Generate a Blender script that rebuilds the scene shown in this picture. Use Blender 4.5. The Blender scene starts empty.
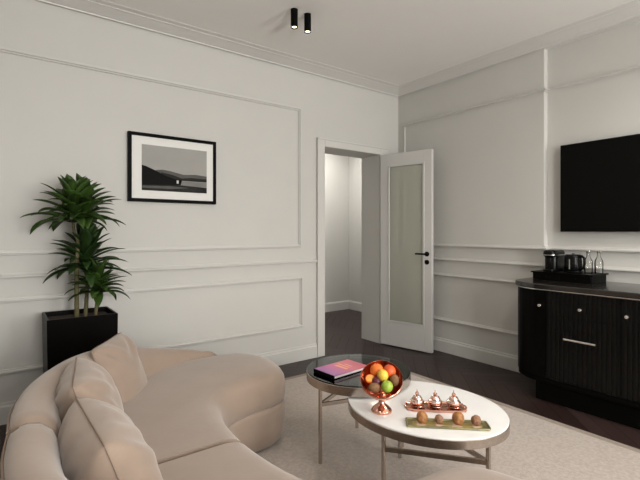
import bpy, bmesh, math, random
from mathutils import Vector, Matrix
random.seed(7)
PI = math.pi
scene = bpy.context.scene
COL = scene.collection

# ------------------------------------------------------------ materials
def mat(name, col, rough=.5, metal=0., noise=0., nscale=40., bump=0., bscale=60., sheen=0., spec=.5, trans=0., ior=1.45, alpha=1., coat=0.):
    m = bpy.data.materials.new(name); m.use_nodes = True
    nt = m.node_tree; b = nt.nodes['Principled BSDF']
    b.inputs['Base Color'].default_value = (*col, 1)
    b.inputs['Roughness'].default_value = rough
    b.inputs['Metallic'].default_value = metal
    b.inputs['Specular IOR Level'].default_value = spec
    b.inputs['Sheen Weight'].default_value = sheen
    b.inputs['Transmission Weight'].default_value = trans
    b.inputs['IOR'].default_value = ior
    b.inputs['Alpha'].default_value = alpha
    b.inputs['Coat Weight'].default_value = coat
    tc = nt.nodes.new('ShaderNodeTexCoord')
    if noise > 0:
        n = nt.nodes.new('ShaderNodeTexNoise'); n.inputs['Scale'].default_value = nscale
        n.inputs['Detail'].default_value = 5
        r = nt.nodes.new('ShaderNodeValToRGB')
        r.color_ramp.elements[0].position = .3; r.color_ramp.elements[1].position = .7
        r.color_ramp.elements[0].color = (*[c * (1 - noise) for c in col], 1)
        r.color_ramp.elements[1].color = (*[min(1, c * (1 + noise)) for c in col], 1)
        nt.links.new(tc.outputs['Object'], n.inputs['Vector'])
        nt.links.new(n.outputs['Fac'], r.inputs['Fac'])
        nt.links.new(r.outputs['Color'], b.inputs['Base Color'])
    if bump > 0:
        n2 = nt.nodes.new('ShaderNodeTexNoise'); n2.inputs['Scale'].default_value = bscale
        n2.inputs['Detail'].default_value = 4
        bp = nt.nodes.new('ShaderNodeBump'); bp.inputs['Strength'].default_value = bump
        bp.inputs['Distance'].default_value = .004
        nt.links.new(tc.outputs['Object'], n2.inputs['Vector'])
        nt.links.new(n2.outputs['Fac'], bp.inputs['Height'])
        nt.links.new(bp.outputs['Normal'], b.inputs['Normal'])
    return m

def emit(name, col, s):
    m = bpy.data.materials.new(name); m.use_nodes = True
    b = m.node_tree.nodes['Principled BSDF']
    b.inputs['Base Color'].default_value = (*col, 1)
    b.inputs['Emission Color'].default_value = (*col, 1)
    b.inputs['Emission Strength'].default_value = s
    return m

M = {}
M['wall'] = mat('wall_paint', (.530, .518, .487), .6, noise=.012, nscale=3, bump=.05, bscale=220)
M['ceil'] = mat('ceiling_paint', (.82, .80, .77), .85, noise=.01, nscale=2)
M['trim'] = mat('trim_paint', (.555, .542, .512), .42)
M['cornice'] = mat('cornice_paint', (.66, .645, .62), .8)
M['doorp'] = mat('door_paint', (.535, .523, .500), .38)
M['plank'] = None
M['rug'] = mat('rug_wool', (.40, .340, .294), .95, noise=.13, nscale=55, bump=.9, bscale=130, sheen=.2)
M['hem'] = mat('rug_binding', (.290, .240, .200), .9, noise=.05, nscale=90, bump=.3)
M['velvet'] = mat('beige_velvet', (.272, .203, .155), .82, noise=.035, nscale=9, bump=.15, bscale=25, sheen=.35)
M['velvet2'] = mat('cushion_velvet', (.285, .213, .163), .8, noise=.04, nscale=12, bump=.25, bscale=18, sheen=.35)
M['piping'] = mat('piping_cord', (.235, .170, .130), .8)
M['blk_gloss'] = mat('black_lacquer', (.0028, .0025, .0022), .30, spec=.05, noise=.1, nscale=5)
M['blk_flute'] = mat('black_fluted_lacquer', (.004, .0037, .0033), .27, spec=.14, noise=.1, nscale=5)
M['blk_top'] = mat('polished_dark_top', (.018, .016, .014), .13, spec=.8, noise=.2, nscale=6)
M['blk_matte'] = mat('black_matte', (.0030, .0030, .0027), .5, spec=.06)
M['screen'] = mat('tv_glass', (.004, .004, .0035), .35, spec=.06)
M['plastic'] = mat('black_plastic', (.003, .003, .003), .25, spec=.2)
M['chrome'] = mat('brushed_nickel', (.88, .86, .82), .22, metal=1)
M['bronze'] = mat('warm_nickel', (.50, .445, .395), .26, metal=1, noise=.08, nscale=60)
M['copper'] = mat('polished_copper', (.70, .36, .26), .2, metal=1, noise=.06, nscale=40)
M['copperw'] = mat('pale_copper', (.88, .66, .58), .16, metal=1)
M['marble'] = mat('white_stone', (.80, .785, .765), .22, noise=.03, nscale=7, coat=.2)
M['olive'] = mat('olive_brass', (.28, .25, .12), .3, metal=.7, noise=.3, nscale=30)
M['gold'] = mat('gold_inlay', (.52, .38, .13), .3, metal=.8)
M['pastry'] = mat('baked_pastry', (.30, .13, .04), .6, noise=.45, nscale=70, bump=.6, bscale=90)
M['pastry2'] = mat('nut_pastry', (.24, .12, .065), .7, noise=.4, nscale=110, bump=.8, bscale=120)
M['paper'] = mat('cream_paper', (.62, .46, .32), .8)
M['orange'] = mat('orange_peel', (.75, .17, .02), .42, noise=.12, nscale=30, bump=.3, bscale=200)
M['reflection_ball'] = mat('red_orange_reflection', (.60, .09, .02), .4, noise=.35, nscale=18)
M['lemon'] = mat('yellow_fruit', (.70, .47, .06), .4, noise=.15, nscale=20)
M['apple'] = mat('green_apple', (.30, .42, .05), .3, noise=.15, nscale=25)
M['kiwi'] = mat('kiwi_skin', (.19, .095, .04), .8, noise=.2, nscale=80, bump=.4, bscale=150)
M['plum'] = mat('dark_plum', (.10, .015, .03), .35)
M['flesh'] = mat('citrus_flesh', (.85, .38, .08), .4, noise=.2, nscale=60)
M['stem'] = mat('woody_brown', (.10, .06, .03), .8)
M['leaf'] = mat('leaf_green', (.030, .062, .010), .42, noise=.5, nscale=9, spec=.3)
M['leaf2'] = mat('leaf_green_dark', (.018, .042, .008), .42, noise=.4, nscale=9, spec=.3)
M['soil'] = mat('dark_soil', (.045, .028, .020), .95, noise=.4, nscale=60, bump=1, bscale=70)
M['matboard'] = mat('white_mount', (.72, .71, .68), .8)
M['g_sky'] = mat('print_grey_sky', (.33, .32, .30), .7, noise=.06, nscale=4, spec=.1)
M['g_hill'] = mat('print_dark_hill', (.004, .004, .0037), .6, spec=.1)
M['g_mist'] = mat('print_mid_grey', (.10, .097, .09), .7, noise=.15, nscale=12, spec=.1)
M['g_far'] = mat('print_far_hill', (.025, .024, .022), .7, spec=.1)
M['g_light'] = mat('print_pale_water', (.20, .195, .185), .7, noise=.1, nscale=15, spec=.1)
M['g_water'] = mat('print_water', (.022, .021, .020), .6, noise=.3, nscale=20, spec=.1)
M['g_white'] = mat('print_white', (.62, .6, .57), .7, spec=.1)
M['pages'] = mat('page_edges', (.55, .50, .50), .7)
M['hallfloor'] = None

def glass(name, col, rough=.02, mixv=.85, tint=(1, 1, 1)):
    """thin pane: tinted see-through with a mirror reflection"""
    m = bpy.data.materials.new(name); m.use_nodes = True
    nt = m.node_tree; nt.nodes.clear()
    o = nt.nodes.new('ShaderNodeOutputMaterial'); mx = nt.nodes.new('ShaderNodeMixShader')
    t = nt.nodes.new('ShaderNodeBsdfTransparent'); t.inputs[0].default_value = (*tint, 1)
    g = nt.nodes.new('ShaderNodeBsdfGlossy'); g.inputs['Roughness'].default_value = rough
    g.inputs[0].default_value = (*col, 1)
    f = nt.nodes.new('ShaderNodeFresnel'); f.inputs[0].default_value = mixv
    nt.links.new(f.outputs[0], mx.inputs[0]); nt.links.new(t.outputs[0], mx.inputs[1])
    nt.links.new(g.outputs[0], mx.inputs[2]); nt.links.new(mx.outputs[0], o.inputs[0])
    return m
M['doorglass'] = glass('door_glass', (.9, .95, .88), .03, 1.45, (.99, 1, .97))
def painted_reflection(m, col, f):  # flat pale tone mixed into the glass in place of the bright room's reflection
    nt = m.node_tree; o = nt.nodes['Material Output']; src = o.inputs[0].links[0].from_socket
    d = nt.nodes.new('ShaderNodeBsdfDiffuse'); d.inputs[0].default_value = (*col, 1)
    x = nt.nodes.new('ShaderNodeMixShader'); x.inputs[0].default_value = f
    nt.links.new(src, x.inputs[1]); nt.links.new(d.outputs[0], x.inputs[2]); nt.links.new(x.outputs[0], o.inputs[0])
painted_reflection(M['doorglass'], (.66, .66, .57), .40)
M['smoke'] = glass('smoked_glass', (.9, .92, .92), .02, 1.55, (.42, .44, .44))
M['clear'] = glass('clear_glass', (1, 1, 1), .02, 1.30, (.97, .97, .96))

def plank_mat():
    m = bpy.data.materials.new('dark_oak_planks'); m.use_nodes = True
    nt = m.node_tree; b = nt.nodes['Principled BSDF']; b.inputs['Roughness'].default_value = .34
    b.inputs['Specular IOR Level'].default_value = .22
    at = nt.nodes.new('ShaderNodeAttribute'); at.attribute_name = 'tone'
    r = nt.nodes.new('ShaderNodeValToRGB')
    r.color_ramp.elements[0].color = (.023, .0125, .0110, 1); r.color_ramp.elements[1].color = (.040, .0245, .0215, 1)
    nt.links.new(at.outputs['Fac'], r.inputs['Fac'])
    n = nt.nodes.new('ShaderNodeTexNoise'); n.inputs['Scale'].default_value = 14; n.inputs['Detail'].default_value = 6
    tc = nt.nodes.new('ShaderNodeTexCoord'); nt.links.new(tc.outputs['Object'], n.inputs['Vector'])
    mx = nt.nodes.new('ShaderNodeMix'); mx.data_type = 'RGBA'; mx.blend_type = 'MULTIPLY'; mx.inputs[0].default_value = .5
    nt.links.new(r.outputs['Color'], mx.inputs[6]); nt.links.new(n.outputs['Color'], mx.inputs[7])
    nt.links.new(r.outputs['Color'], b.inputs['Base Color'])
    bp = nt.nodes.new('ShaderNodeBump'); bp.inputs['Strength'].default_value = .08; bp.inputs['Distance'].default_value = .003
    nt.links.new(n.outputs['Fac'], bp.inputs['Height']); nt.links.new(bp.outputs['Normal'], b.inputs['Normal'])
    return m
M['plank'] = plank_mat()
def cover_mat():
    """printed cover: violet running to coral"""
    m = bpy.data.materials.new('printed_cover'); m.use_nodes = True
    nt = m.node_tree; b = nt.nodes['Principled BSDF']; b.inputs['Roughness'].default_value = .35
    tc = nt.nodes.new('ShaderNodeTexCoord'); s = nt.nodes.new('ShaderNodeSeparateXYZ')
    nt.links.new(tc.outputs['Generated'], s.inputs[0])
    r = nt.nodes.new('ShaderNodeValToRGB'); e = r.color_ramp.elements
    e[0].position = 0; e[0].color = (.24, .07, .28, 1); e[1].position = 1; e[1].color = (.48, .045, .10, 1)
    k = e.new(.35); k.color = (.46, .06, .22, 1); k = e.new(.65); k.color = (.52, .10, .12, 1)
    nt.links.new(s.outputs[0], r.inputs[0]); nt.links.new(r.outputs[0], b.inputs['Base Color'])
    return m
M['cover'] = cover_mat()

# ------------------------------------------------------------ mesh helpers
def link(name, me, m=None, parent=None, loc=None):
    o = bpy.data.objects.new(name, me); COL.objects.link(o)
    if m is not None:
        for q in (m if isinstance(m, (list, tuple)) else [m]): me.materials.append(q)
    if parent is not None: o.parent = parent
    if loc is not None: o.location = loc
    return o
def obj(name, bm, m=None, parent=None, smooth=False, loc=None, bevel=0., ang=40):
    bmesh.ops.recalc_face_normals(bm, faces=bm.faces[:])
    me = bpy.data.meshes.new(name); bm.to_mesh(me); bm.free()
    if smooth:
        me.polygons.foreach_set('use_smooth', [True] * len(me.polygons))
    o = link(name, me, m, parent, loc)
    if smooth and ang < 180:
        try: me.set_sharp_from_angle(angle=math.radians(ang))
        except Exception: pass
    if bevel > 0:
        b = o.modifiers.new('bevel', 'BEVEL'); b.width = bevel; b.segments = 3; b.limit_method = 'ANGLE'
    return o
def BM(): return bmesh.new()
def box(bm, x0, x1, y0, y1, z0, z1, mi=0):
    vs = [bm.verts.new(p) for p in ((x0,y0,z0),(x1,y0,z0),(x1,y1,z0),(x0,y1,z0),(x0,y0,z1),(x1,y0,z1),(x1,y1,z1),(x0,y1,z1))]
    fs = [bm.faces.new([vs[i] for i in q]) for q in ((0,3,2,1),(4,5,6,7),(0,1,5,4),(1,2,6,5),(2,3,7,6),(3,0,4,7))]
    for f in fs: f.material_index = mi
    return vs
def bar(bm, a, b, w, hgt):
    """rectangular bar from a to b, width w sideways, hgt the other way"""
    a, b = Vector(a), Vector(b); d = (b - a).normalized()
    up = Vector((0, 0, 1)) if abs(d.z) < .9 else Vector((0, 1, 0))
    s = d.cross(up).normalized() * w / 2; u = s.cross(d).normalized() * hgt / 2
    v = [bm.verts.new(p + i * s + j * u) for p in (a, b) for i, j in ((-1,-1),(1,-1),(1,1),(-1,1))]
    for q in ((0,1,2,3),(7,6,5,4),(0,4,5,1),(1,5,6,2),(2,6,7,3),(3,7,4,0)): bm.faces.new([v[i] for i in q])
def lathe(bm, prof, n=32, cx=0, cy=0, mi=0, mtx=None, cap=True):
    rings = []
    for r, z in prof:
        ring = []
        for k in range(n):
            a = 2 * PI * k / n
            p = Vector((cx + r * math.cos(a), cy + r * math.sin(a), z))
            if mtx: p = mtx @ p
            ring.append(bm.verts.new(p))
        rings.append(ring)
    for a, b in zip(rings, rings[1:]):
        for k in range(n):
            f = bm.faces.new((a[k], a[(k+1) % n], b[(k+1) % n], b[k])); f.material_index = mi
    if cap:
        for r in (rings[0][::-1], rings[-1]):
            f = bm.faces.new(r); f.material_index = mi
def tube(bm, pts, rad, n=10, closed=False, cap=True):
    pts = [Vector(p) for p in pts]; rings = []
    N = len(pts); prev = None
    for i, p in enumerate(pts):
        if closed: t = pts[(i+1) % N] - pts[i-1]
        else: t = pts[min(i+1, N-1)] - pts[max(i-1, 0)]
        t.normalize()
        if prev is None:
            ref = Vector((0,0,1)) if abs(t.z) < .9 else Vector((1,0,0))
            s = t.cross(ref).normalized()
        else:
            s = (prev - t * prev.dot(t)).normalized()
        prev = s; u = t.cross(s)
        r = rad[i] if isinstance(rad, (list, tuple)) else rad
        rings.append([bm.verts.new(p + r * (math.cos(2*PI*k/n) * s + math.sin(2*PI*k/n) * u)) for k in range(n)])
    rng = range(N) if closed else range(N-1)
    for i in rng:
        a, b = rings[i], rings[(i+1) % N]
        for k in range(n): bm.faces.new((a[k], a[(k+1) % n], b[(k+1) % n], b[k]))
    if cap and not closed:
        bm.faces.new(rings[0][::-1]); bm.faces.new(rings[-1])
def rings_mesh(bm, rings, cap0=True, cap1=True):
    R = [[bm.verts.new(p) for p in r] for r in rings]
    n = len(R[0])
    for a, b in zip(R, R[1:]):
        for k in range(n): bm.faces.new((a[k], a[(k+1) % n], b[(k+1) % n], b[k]))
    if cap0: bm.faces.new(R[0][::-1])
    if cap1: bm.faces.new(R[-1])
def offset_poly(pts, d):
    """inset a CCW plan outline by d (left = inside)"""
    out = []; n = len(pts)
    for i in range(n):
        p, q, r = Vector(pts[i-1]), Vector(pts[i]), Vector(pts[(i+1) % n])
        e1 = (q - p).normalized(); e2 = (r - q).normalized()
        n1 = Vector((-e1.y, e1.x)); n2 = Vector((-e2.y, e2.x))
        m = (n1 + n2).normalized(); k = max(.5, m.dot(n1))
        out.append(q + m * d / k)
    return out
def slab(bm, outline, levels):
    """levels: (inset, z) from bottom to top"""
    rings_mesh(bm, [[(p.x, p.y, z) for p in offset_poly(outline, i)] for i, z in levels])
def catmull(pts, sub=6, closed=False):
    P = [Vector(p) for p in pts]; n = len(P); out = []
    rng = range(n) if closed else range(n-1)
    for i in rng:
        p0 = P[i-1] if (closed or i > 0) else P[0]*2-P[1]
        p1 = P[i]; p2 = P[(i+1) % n]
        p3 = P[(i+2) % n] if (closed or i+2 < n) else P[-1]*2-P[-2]
        for k in range(sub):
            t = k / sub
            out.append(.5*((2*p1)+(p2-p0)*t+(2*p0-5*p1+4*p2-p3)*t*t+(3*p1-p0-3*p2+p3)*t**3))
    if not closed: out.append(P[-1])
    return out
def ellipse(cx, cy, a, b, ang, n=96):
    ca, sa = math.cos(ang), math.sin(ang)
    return [Vector((cx + a*math.cos(t)*ca - b*math.sin(t)*sa, cy + a*math.cos(t)*sa + b*math.sin(t)*ca))
            for t in (2*PI*k/n for k in range(n))]
def rrect(x0, x1, y0, y1, r, n=6):
    out = []
    for cx, cy, a0 in ((x1-r, y1-r, 0), (x0+r, y1-r, 90), (x0+r, y0+r, 180), (x1-r, y0+r, 270)):
        for k in range(n+1):
            a = math.radians(a0 + 90*k/n); out.append(Vector((cx + r*math.cos(a), cy + r*math.sin(a))))
    return out
def thing(name, label, cat, loc=(0,0,0), rz=0, group=None):
    o = bpy.data.objects.new(name, None); COL.objects.link(o)
    o.empty_display_size = .05
    o.location = loc; o.rotation_euler = (0, 0, rz); o['label'] = label; o['category'] = cat
    if group: o['group'] = group
    return o
def tag(o, label, cat, group=None):
    o['label'] = label; o['category'] = cat
    if group: o['group'] = group
    return o
def struct(name, bm, m, smooth=False, bevel=0.):
    o = obj(name, bm, m, smooth=smooth, bevel=bevel); o['kind'] = 'structure'; return o

# ------------------------------------------------------------ room shell
XW, YS, XE, XR, YN, YST = -1.6, -2.6, 3.79, 3.85, 3.55, 1.852
ZC = 2.895; TH = .30
HX0, HX1, HY1 = 1.3, 4.64, 5.44
OX0, OX1, OZ = 2.69, 3.482, 2.14

# herringbone plank floor
bm = BM(); L, W = .50, .10; gap = .0012
lay = bm.loops.layers.color.new('tone')
def inside(x, y): return XW-.3 < x < 5.0 and YS-.3 < y < 5.7
def plank(cx, cy, ang):
    ca, sa = math.cos(ang), math.sin(ang); vs = []
    for u, v in ((-L/2+gap, -W/2+gap), (L/2-gap, -W/2+gap), (L/2-gap, W/2-gap), (-L/2+gap, W/2-gap)):
        vs.append(bm.verts.new((cx + u*ca - v*sa, cy + u*sa + v*ca, 0)))
    f = bm.faces.new(vs); t = random.random()
    for l in f.loops: l[lay] = (t, t, t, 1)
r2 = math.sqrt(.5)
for i in range(-70, 70):
    for j in range(-16, 17):
        # staircase lattice of horizontal/vertical plank pairs, turned by 45 degrees
        u0 = i*W + j*L; v0 = i*W - j*L
        for (uc, vc, a) in ((u0 + L/2, v0 + W/2, 0), (u0 + L + W/2, v0 + W - L/2, PI/2)):
            x = (uc - vc)*r2 + .9; y = (uc + vc)*r2 - 2.2
            if inside(x, y): plank(x, y, a + PI/4)
vs = [bm.verts.new(p) for p in ((XW-.4, YS-.4, -.002), (5.1, YS-.4, -.002), (5.1, 5.8, -.002), (XW-.4, 5.8, -.002))]
f = bm.faces.new(vs); f.material_index = 1
struct('floor', bm, [M['plank'], mat('plank_gap', (.010, .008, .008), .8)])

bm = BM(); box(bm, XW-TH, XR+TH, YS-TH, YN+.02, ZC, ZC+.2); struct('ceiling', bm, M['ceil'])
bm = BM(); box(bm, HX0-.2, HX1+.2, YN+TH-.02, HY1+.2, 2.75, 2.95); o = struct('ceiling_hall', bm, M['ceil'])
bm = BM()
box(bm, XW-TH, OX0, YN, YN+TH, 0, ZC+.1); box(bm, OX1, XR+TH, YN, YN+TH, 0, ZC+.1); box(bm, OX0, OX1, YN, YN+TH, OZ, ZC+.1)
struct('wall_north', bm, M['wall'])
bm = BM(); box(bm, XR, XR+TH, YS-TH, YN, 0, ZC+.1); box(bm, XE, XR, YST, YN, 0, ZC+.1); struct('wall_east', bm, M['wall'])
bm = BM(); box(bm, XW-TH, XW, YS-TH, YN, 0, ZC+.1); struct('wall_west', bm, M['wall'])
WINS = [(.1, 1.3), (2.35, 3.35)]
bm = BM(); edges = [XW] + [e for w in WINS for e in w] + [XR]
for a, b in zip(edges[::2], edges[1::2]): box(bm, a, b, YS-TH, YS, 0, ZC+.1)
for a, b in WINS: box(bm, a, b, YS-TH, YS, 2.55, ZC+.1); box(bm, a, b, YS-TH, YS, 0, .45)
struct('wall_south', bm, M['wall'])
bm = BM(); box(bm, HX0-.2, HX1+.2, HY1, HY1+.2, 0, 2.85); struct('wall_hall_north', bm, M['wall'])
bm = BM(); box(bm, HX1, HX1+.2, YN+TH, HY1, 0, 2.85); struct('wall_hall_east', bm, M['wall'])
bm = BM(); box(bm, HX0-.2, HX0, YN+TH, HY1, 0, 2.85); struct('wall_hall_west', bm, M['wall'])
for i, (a, b) in enumerate(WINS):
    bm = BM(); y0, y1 = YS-.12, YS-.06
    box(bm, a, a+.06, y0, y1, .45, 2.55); box(bm, b-.06, b, y0, y1, .45, 2.55)
    box(bm, a+.06, b-.06, y0, y1, .45, .51); box(bm, a+.06, b-.06, y0, y1, 2.49, 2.55)
    m_ = (a+b)/2; box(bm, m_-.025, m_+.025, y0+.005, y1-.005, .51, 2.49)
    struct('window_%d' % (i+1), bm, M['trim'])

# mouldings swept along the walls (interior on the left of the path)
def sweep(names, profile, path, closed=False, m=None, ends=True):
    n = len(path); P = [Vector(p) for p in path]
    def off(i, d):
        if closed or 0 < i < n-1:
            p, q, r = P[(i-1) % n], P[i % n], P[(i+1) % n]
            e1 = (q-p).normalized(); e2 = (r-q).normalized()
            n1 = Vector((-e1.y, e1.x)); n2 = Vector((-e2.y, e2.x))
            mm = (n1+n2).normalized(); return q + mm*d/max(.3, mm.dot(n1))
        e = (P[1]-P[0]) if i == 0 else (P[-1]-P[-2]); e.normalize()
        return P[i] + Vector((-e.y, e.x))*d
    segs = range(n if closed else n-1)
    for k in segs:
        bm = BM(); a = []; b = []
        for d, z in profile:
            p = off(k, d); q = off((k+1) % n, d)
            a.append(bm.verts.new((p.x, p.y, z))); b.append(bm.verts.new((q.x, q.y, z)))
        c = len(profile)
        for j in range(c):
            bm.faces.new((a[j], a[(j+1) % c], b[(j+1) % c], b[j]))
        bm.faces.new(a[::-1]); bm.faces.new(b)
        struct(names[k], bm, m or M['trim'])
TRIM = [0]
def tn(k=1):
    r = []
    for _ in range(k): TRIM[0] += 1; r.append('trim_%d' % TRIM[0])
    return r
ROOM = [(XW, YS), (XR, YS), (XR, YST), (XE, YST), (XE, YN), (XW, YN)]
ZB = 2.848
prof = [(0, ZB+.020), (.020, ZB), (.026, ZB), (.026, ZB+.004), (.026, ZB+.009), (.045, ZB+.013), (.085, ZB+.023), (.125, ZB+.033), (.137, ZB+.035), (.146, ZB+.036), (.150, ZB+.040), (.195, ZB+.044), (.200, ZC+.002), (0, ZC+.002)]
sweep(tn(4), prof, [(XW, YS), (XE, YS), (XE, YN), (XW, YN)], True, M['cornice'])
bm = BM(); box(bm, XE, XR, YS, YST, ZB, ZC+.001); struct(tn()[0], bm, M['cornice'])
base_prof = [(0, 0), (.020, 0), (.020, .112), (.015, .120), (.012, .124), (.012, .134), (.008, .140), (0, .140)]
BP = [(2.592, YN), (XW, YN), (XW, YS), (XR, YS), (XR, YST), (XE, YST), (XE, YN), (3.604, YN)]
sweep(['baseboard_north', 'baseboard_west', 'baseboard_south', 'baseboard_east', 'baseboard_step', 'baseboard_corner', 'baseboard_door'], base_prof, BP)
sweep(['baseboard_hall_east', 'baseboard_hall_north'], [(0, 0), (.018, 0), (.018, .12), (.010, .14), (0, .14)],
      [(HX1, YN+TH), (HX1, HY1), (HX0, HY1)])
def railp(z, hgt=.034, d=.031):
    return [(0, z+hgt*.22), (d*.35, z), (d*.42, z+hgt*.20), (d, z+hgt*.26), (d, z+hgt*.50), (d*.55, z+hgt*.74), (d*.45, z+hgt), (0, z+hgt)]
EP = [(XR, YS), (XR, YST), (XE, YST)]
# chair rails
sweep(tn(1), railp(.958), [(2.592, YN), (XW, YN)])
sweep(tn(3), railp(.962), EP + [(XE, YN)])
# raised panel frames: north wall
def panel_frame_n(x0, x1, z0, z1, w=.034, d=.030):
    for (a, b, c, e) in ((x0, x1, z0, z0+w), (x0, x1, z1-w, z1)):
        bm = BM(); box(bm, a, b, YN-d*.5, YN, c, e); box(bm, a+(w*.3 if a == x0 else 0), b-w*.3, YN-d, YN-d*.4, c+w*.3, e-w*.3)
        struct(tn()[0], bm, M['trim'], bevel=.003)
    for a in (x0, x1-w):
        bm = BM(); box(bm, a, a+w, YN-d*.5, YN, z0+w, z1-w); box(bm, a+w*.3, a+w*.7, YN-d, YN-d*.4, z0+w*.7, z1-w*.7)
        struct(tn()[0], bm, M['trim'], bevel=.003)
panel_frame_n(-1.2, 2.405, 1.112, 2.487)
panel_frame_n(-1.2, 2.425, .325, .832)
# east wall: upper panel and lower panel rails run round the step
sweep(tn(3), railp(2.478, .032), EP + [(XE, 3.46)])
sweep(tn(3), railp(1.108, .038), EP + [(XE, 3.46)])
sweep(tn(3), railp(.798, .032), EP + [(XE, 3.46)])
sweep(tn(3), railp(.325, .034), EP + [(XE, 3.46)])
for z0, z1 in ((1.146, 2.478), (.359, .798)):
    bm = BM(); box(bm, XE-.008, XE, 3.43, 3.46, z0, z1); box(bm, XE-.015, XE-.006, 3.438, 3.452, z0, z1)
    struct(tn()[0], bm, M['trim'], bevel=.003)
# door casing + lining
def casing(y, sgn, x0, x1, ztop, w=.092, d=.022):
    for a, b, c, e in ((x0-w, x0, 0, ztop+.08), (x1, x1+w+.03, 0, ztop+.08), (x0, x1, ztop, ztop+.08)):
        bm = BM(); ya, yb = sorted((y, y-sgn*d)); box(bm, a, b, ya, yb, c, e)
        struct(tn()[0], bm, M['trim'], bevel=.004)
casing(YN, 1, OX0, OX1, OZ)
# thin outer bead of the casing
bm = BM(); box(bm, 2.592, 2.606, YN-.030, YN-.0221, 0, OZ+.08); box(bm, 2.592, 3.604, YN-.030, YN-.0221, OZ+.066, OZ+.08)
struct(tn()[0], bm, M['trim'], bevel=.003)
# casing of a further door on the hall's east wall
bm = BM(); box(bm, HX1-.03, HX1, 4.98, 5.09, 0, 2.15); box(bm, HX1-.03, HX1, 4.1, 4.98, 2.05, 2.15); box(bm, HX1-.012, HX1, 4.1, 4.98, 0.0, 2.05)
struct(tn()[0], bm, M['trim'], bevel=.004)

# ------------------------------------------------------------ the open glazed door
ang = math.atan2(2.912-3.522, 3.607-3.472); LW = .625; LH = 2.128; LT = .042
gx0, gx1, gz0, gz1 = .098, .545, .268, 2.005
bm = BM(); z0 = .010
box(bm, 0, gx0, 0, LT, z0, LH); box(bm, gx1, LW, 0, LT, z0, LH)
box(bm, gx0, gx1, 0, LT, z0, gz0); box(bm, gx0, gx1, 0, LT, gz1, LH)
door = struct('door_1', bm, M['doorp'], bevel=.002)
door.location = (3.472, 3.522, 0); door.rotation_euler = (0, 0, ang)
bm = BM(); w = .022
for y0, y1 in ((-.006, .008), (LT-.008, LT+.006)):
    box(bm, gx0, gx0+w, y0, y1, gz0, gz1); box(bm, gx1-w, gx1, y0, y1, gz0, gz1)
    box(bm, gx0+w, gx1-w, y0, y1, gz0, gz0+w); box(bm, gx0+w, gx1-w, y0, y1, gz1-w, gz1)
obj('glazing_bead', bm, M['doorp'], door, bevel=.003)
bm = BM(); box(bm, gx0+.002, gx1-.002, LT/2-.002, LT/2+.002, gz0+.002, gz1-.002); obj('glass_pane', bm, M['doorglass'], door)
hx = LW-.052
for sgn, y in ((-1, 0), (1, LT)):
    bm = BM(); mt = Matrix.Translation((hx, y, 1.035)) @ Matrix.Rotation(PI/2*(1 if sgn < 0 else -1), 4, 'X')
    lathe(bm, [(.025, 0), (.025, .007), (.011, .010), (.010, .048), (.010, .050)], 24, mtx=mt)
    tube(bm, [(hx, y+sgn*.044, 1.035), (hx-.02, y+sgn*.048, 1.036), (hx-.11, y+sgn*.050, 1.036)], .009, 10)
    obj('door_handle', bm, M['blk_matte'], door, smooth=True)
    bm = BM(); mt = Matrix.Translation((hx, y, .950)) @ Matrix.Rotation(PI/2*(1 if sgn < 0 else -1), 4, 'X')
    lathe(bm, [(.025, 0), (.025, .007), (.022, .009)], 24, mtx=mt)
    box(bm, hx-.003, hx+.003, *sorted((y+sgn*.008, y+sgn*.010)), .94, .96)
    obj('keyhole_plate', bm, M['blk_matte'], door, smooth=True)

# ------------------------------------------------------------ rug
RX0, RX1, RY0, RY1 = .70, 2.98, -.55, 3.17
bm = BM(); slab(bm, [Vector(p) for p in ((RX0+.05, RY0+.05), (RX1-.05, RY0+.05), (RX1-.05, RY1-.05), (RX0+.05, RY1-.05))], [(0, .001), (0, .010), (.004, .012)])
rug = thing('area_rug', 'large pale beige rug with a plain bound edge on the dark floor', 'rug', (0, 0, 0))
obj('rug_pile', bm, M['rug'], rug)
bm = BM()
for a, b, c, d in ((RX0, RX1, RY0, RY0+.05), (RX0, RX1, RY1-.05, RY1), (RX0, RX0+.05, RY0+.05, RY1-.05), (RX1-.05, RX1, RY0+.05, RY1-.05)):
    box(bm, a, b, c, d, .001, .011)
obj('rug_border', bm, M['hem'], rug, bevel=.002)
ZR = .0125

# ------------------------------------------------------------ curved sofa (symmetric about y = YA)
YA = 1.575
inner = [(.812, YA), (.820, 1.70), (.842, 1.85), (.892, 1.995), (1.00, 2.090), (1.14, 2.135), (1.28, 2.155), (1.395, 2.225), (1.450, 2.36), (1.460, 2.50),
         (1.425, 2.64), (1.34, 2.745), (1.20, 2.785), (1.03, 2.79), (.85, 2.765), (.66, 2.69), (.46, 2.54), (.28, 2.31), (.14, 2.02), (.075, 1.78), (.06, YA)]
half = catmull([Vector(p) for p in inner], 5)
full = half + [Vector((p.x, 2*YA-p.y)) for p in half[::-1][1:-1]]
def ccw(pts):
    a = sum(pts[i-1].x*pts[i].y - pts[i].x*pts[i-1].y for i in range(len(pts)))
    return pts if a > 0 else pts[::-1]
sofa = thing('curved_sofa', 'beige velvet curved sofa with rounded lobe ends and low wraparound back', 'sofa', (0, 0, 0))
bm = BM(); slab(bm, ccw(full), [(.030, ZR+.018), (.012, .06), (.004, .12), (.002, .235), (.008, .256), (.016, .262)])
obj('sofa_base', bm, M['velvet'], sofa, smooth=True)
bm = BM(); slab(bm, ccw(full), [(.06, ZR), (.06, ZR+.02)]); obj('plinth', bm, M['blk_matte'], sofa)
SZ = .454
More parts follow.
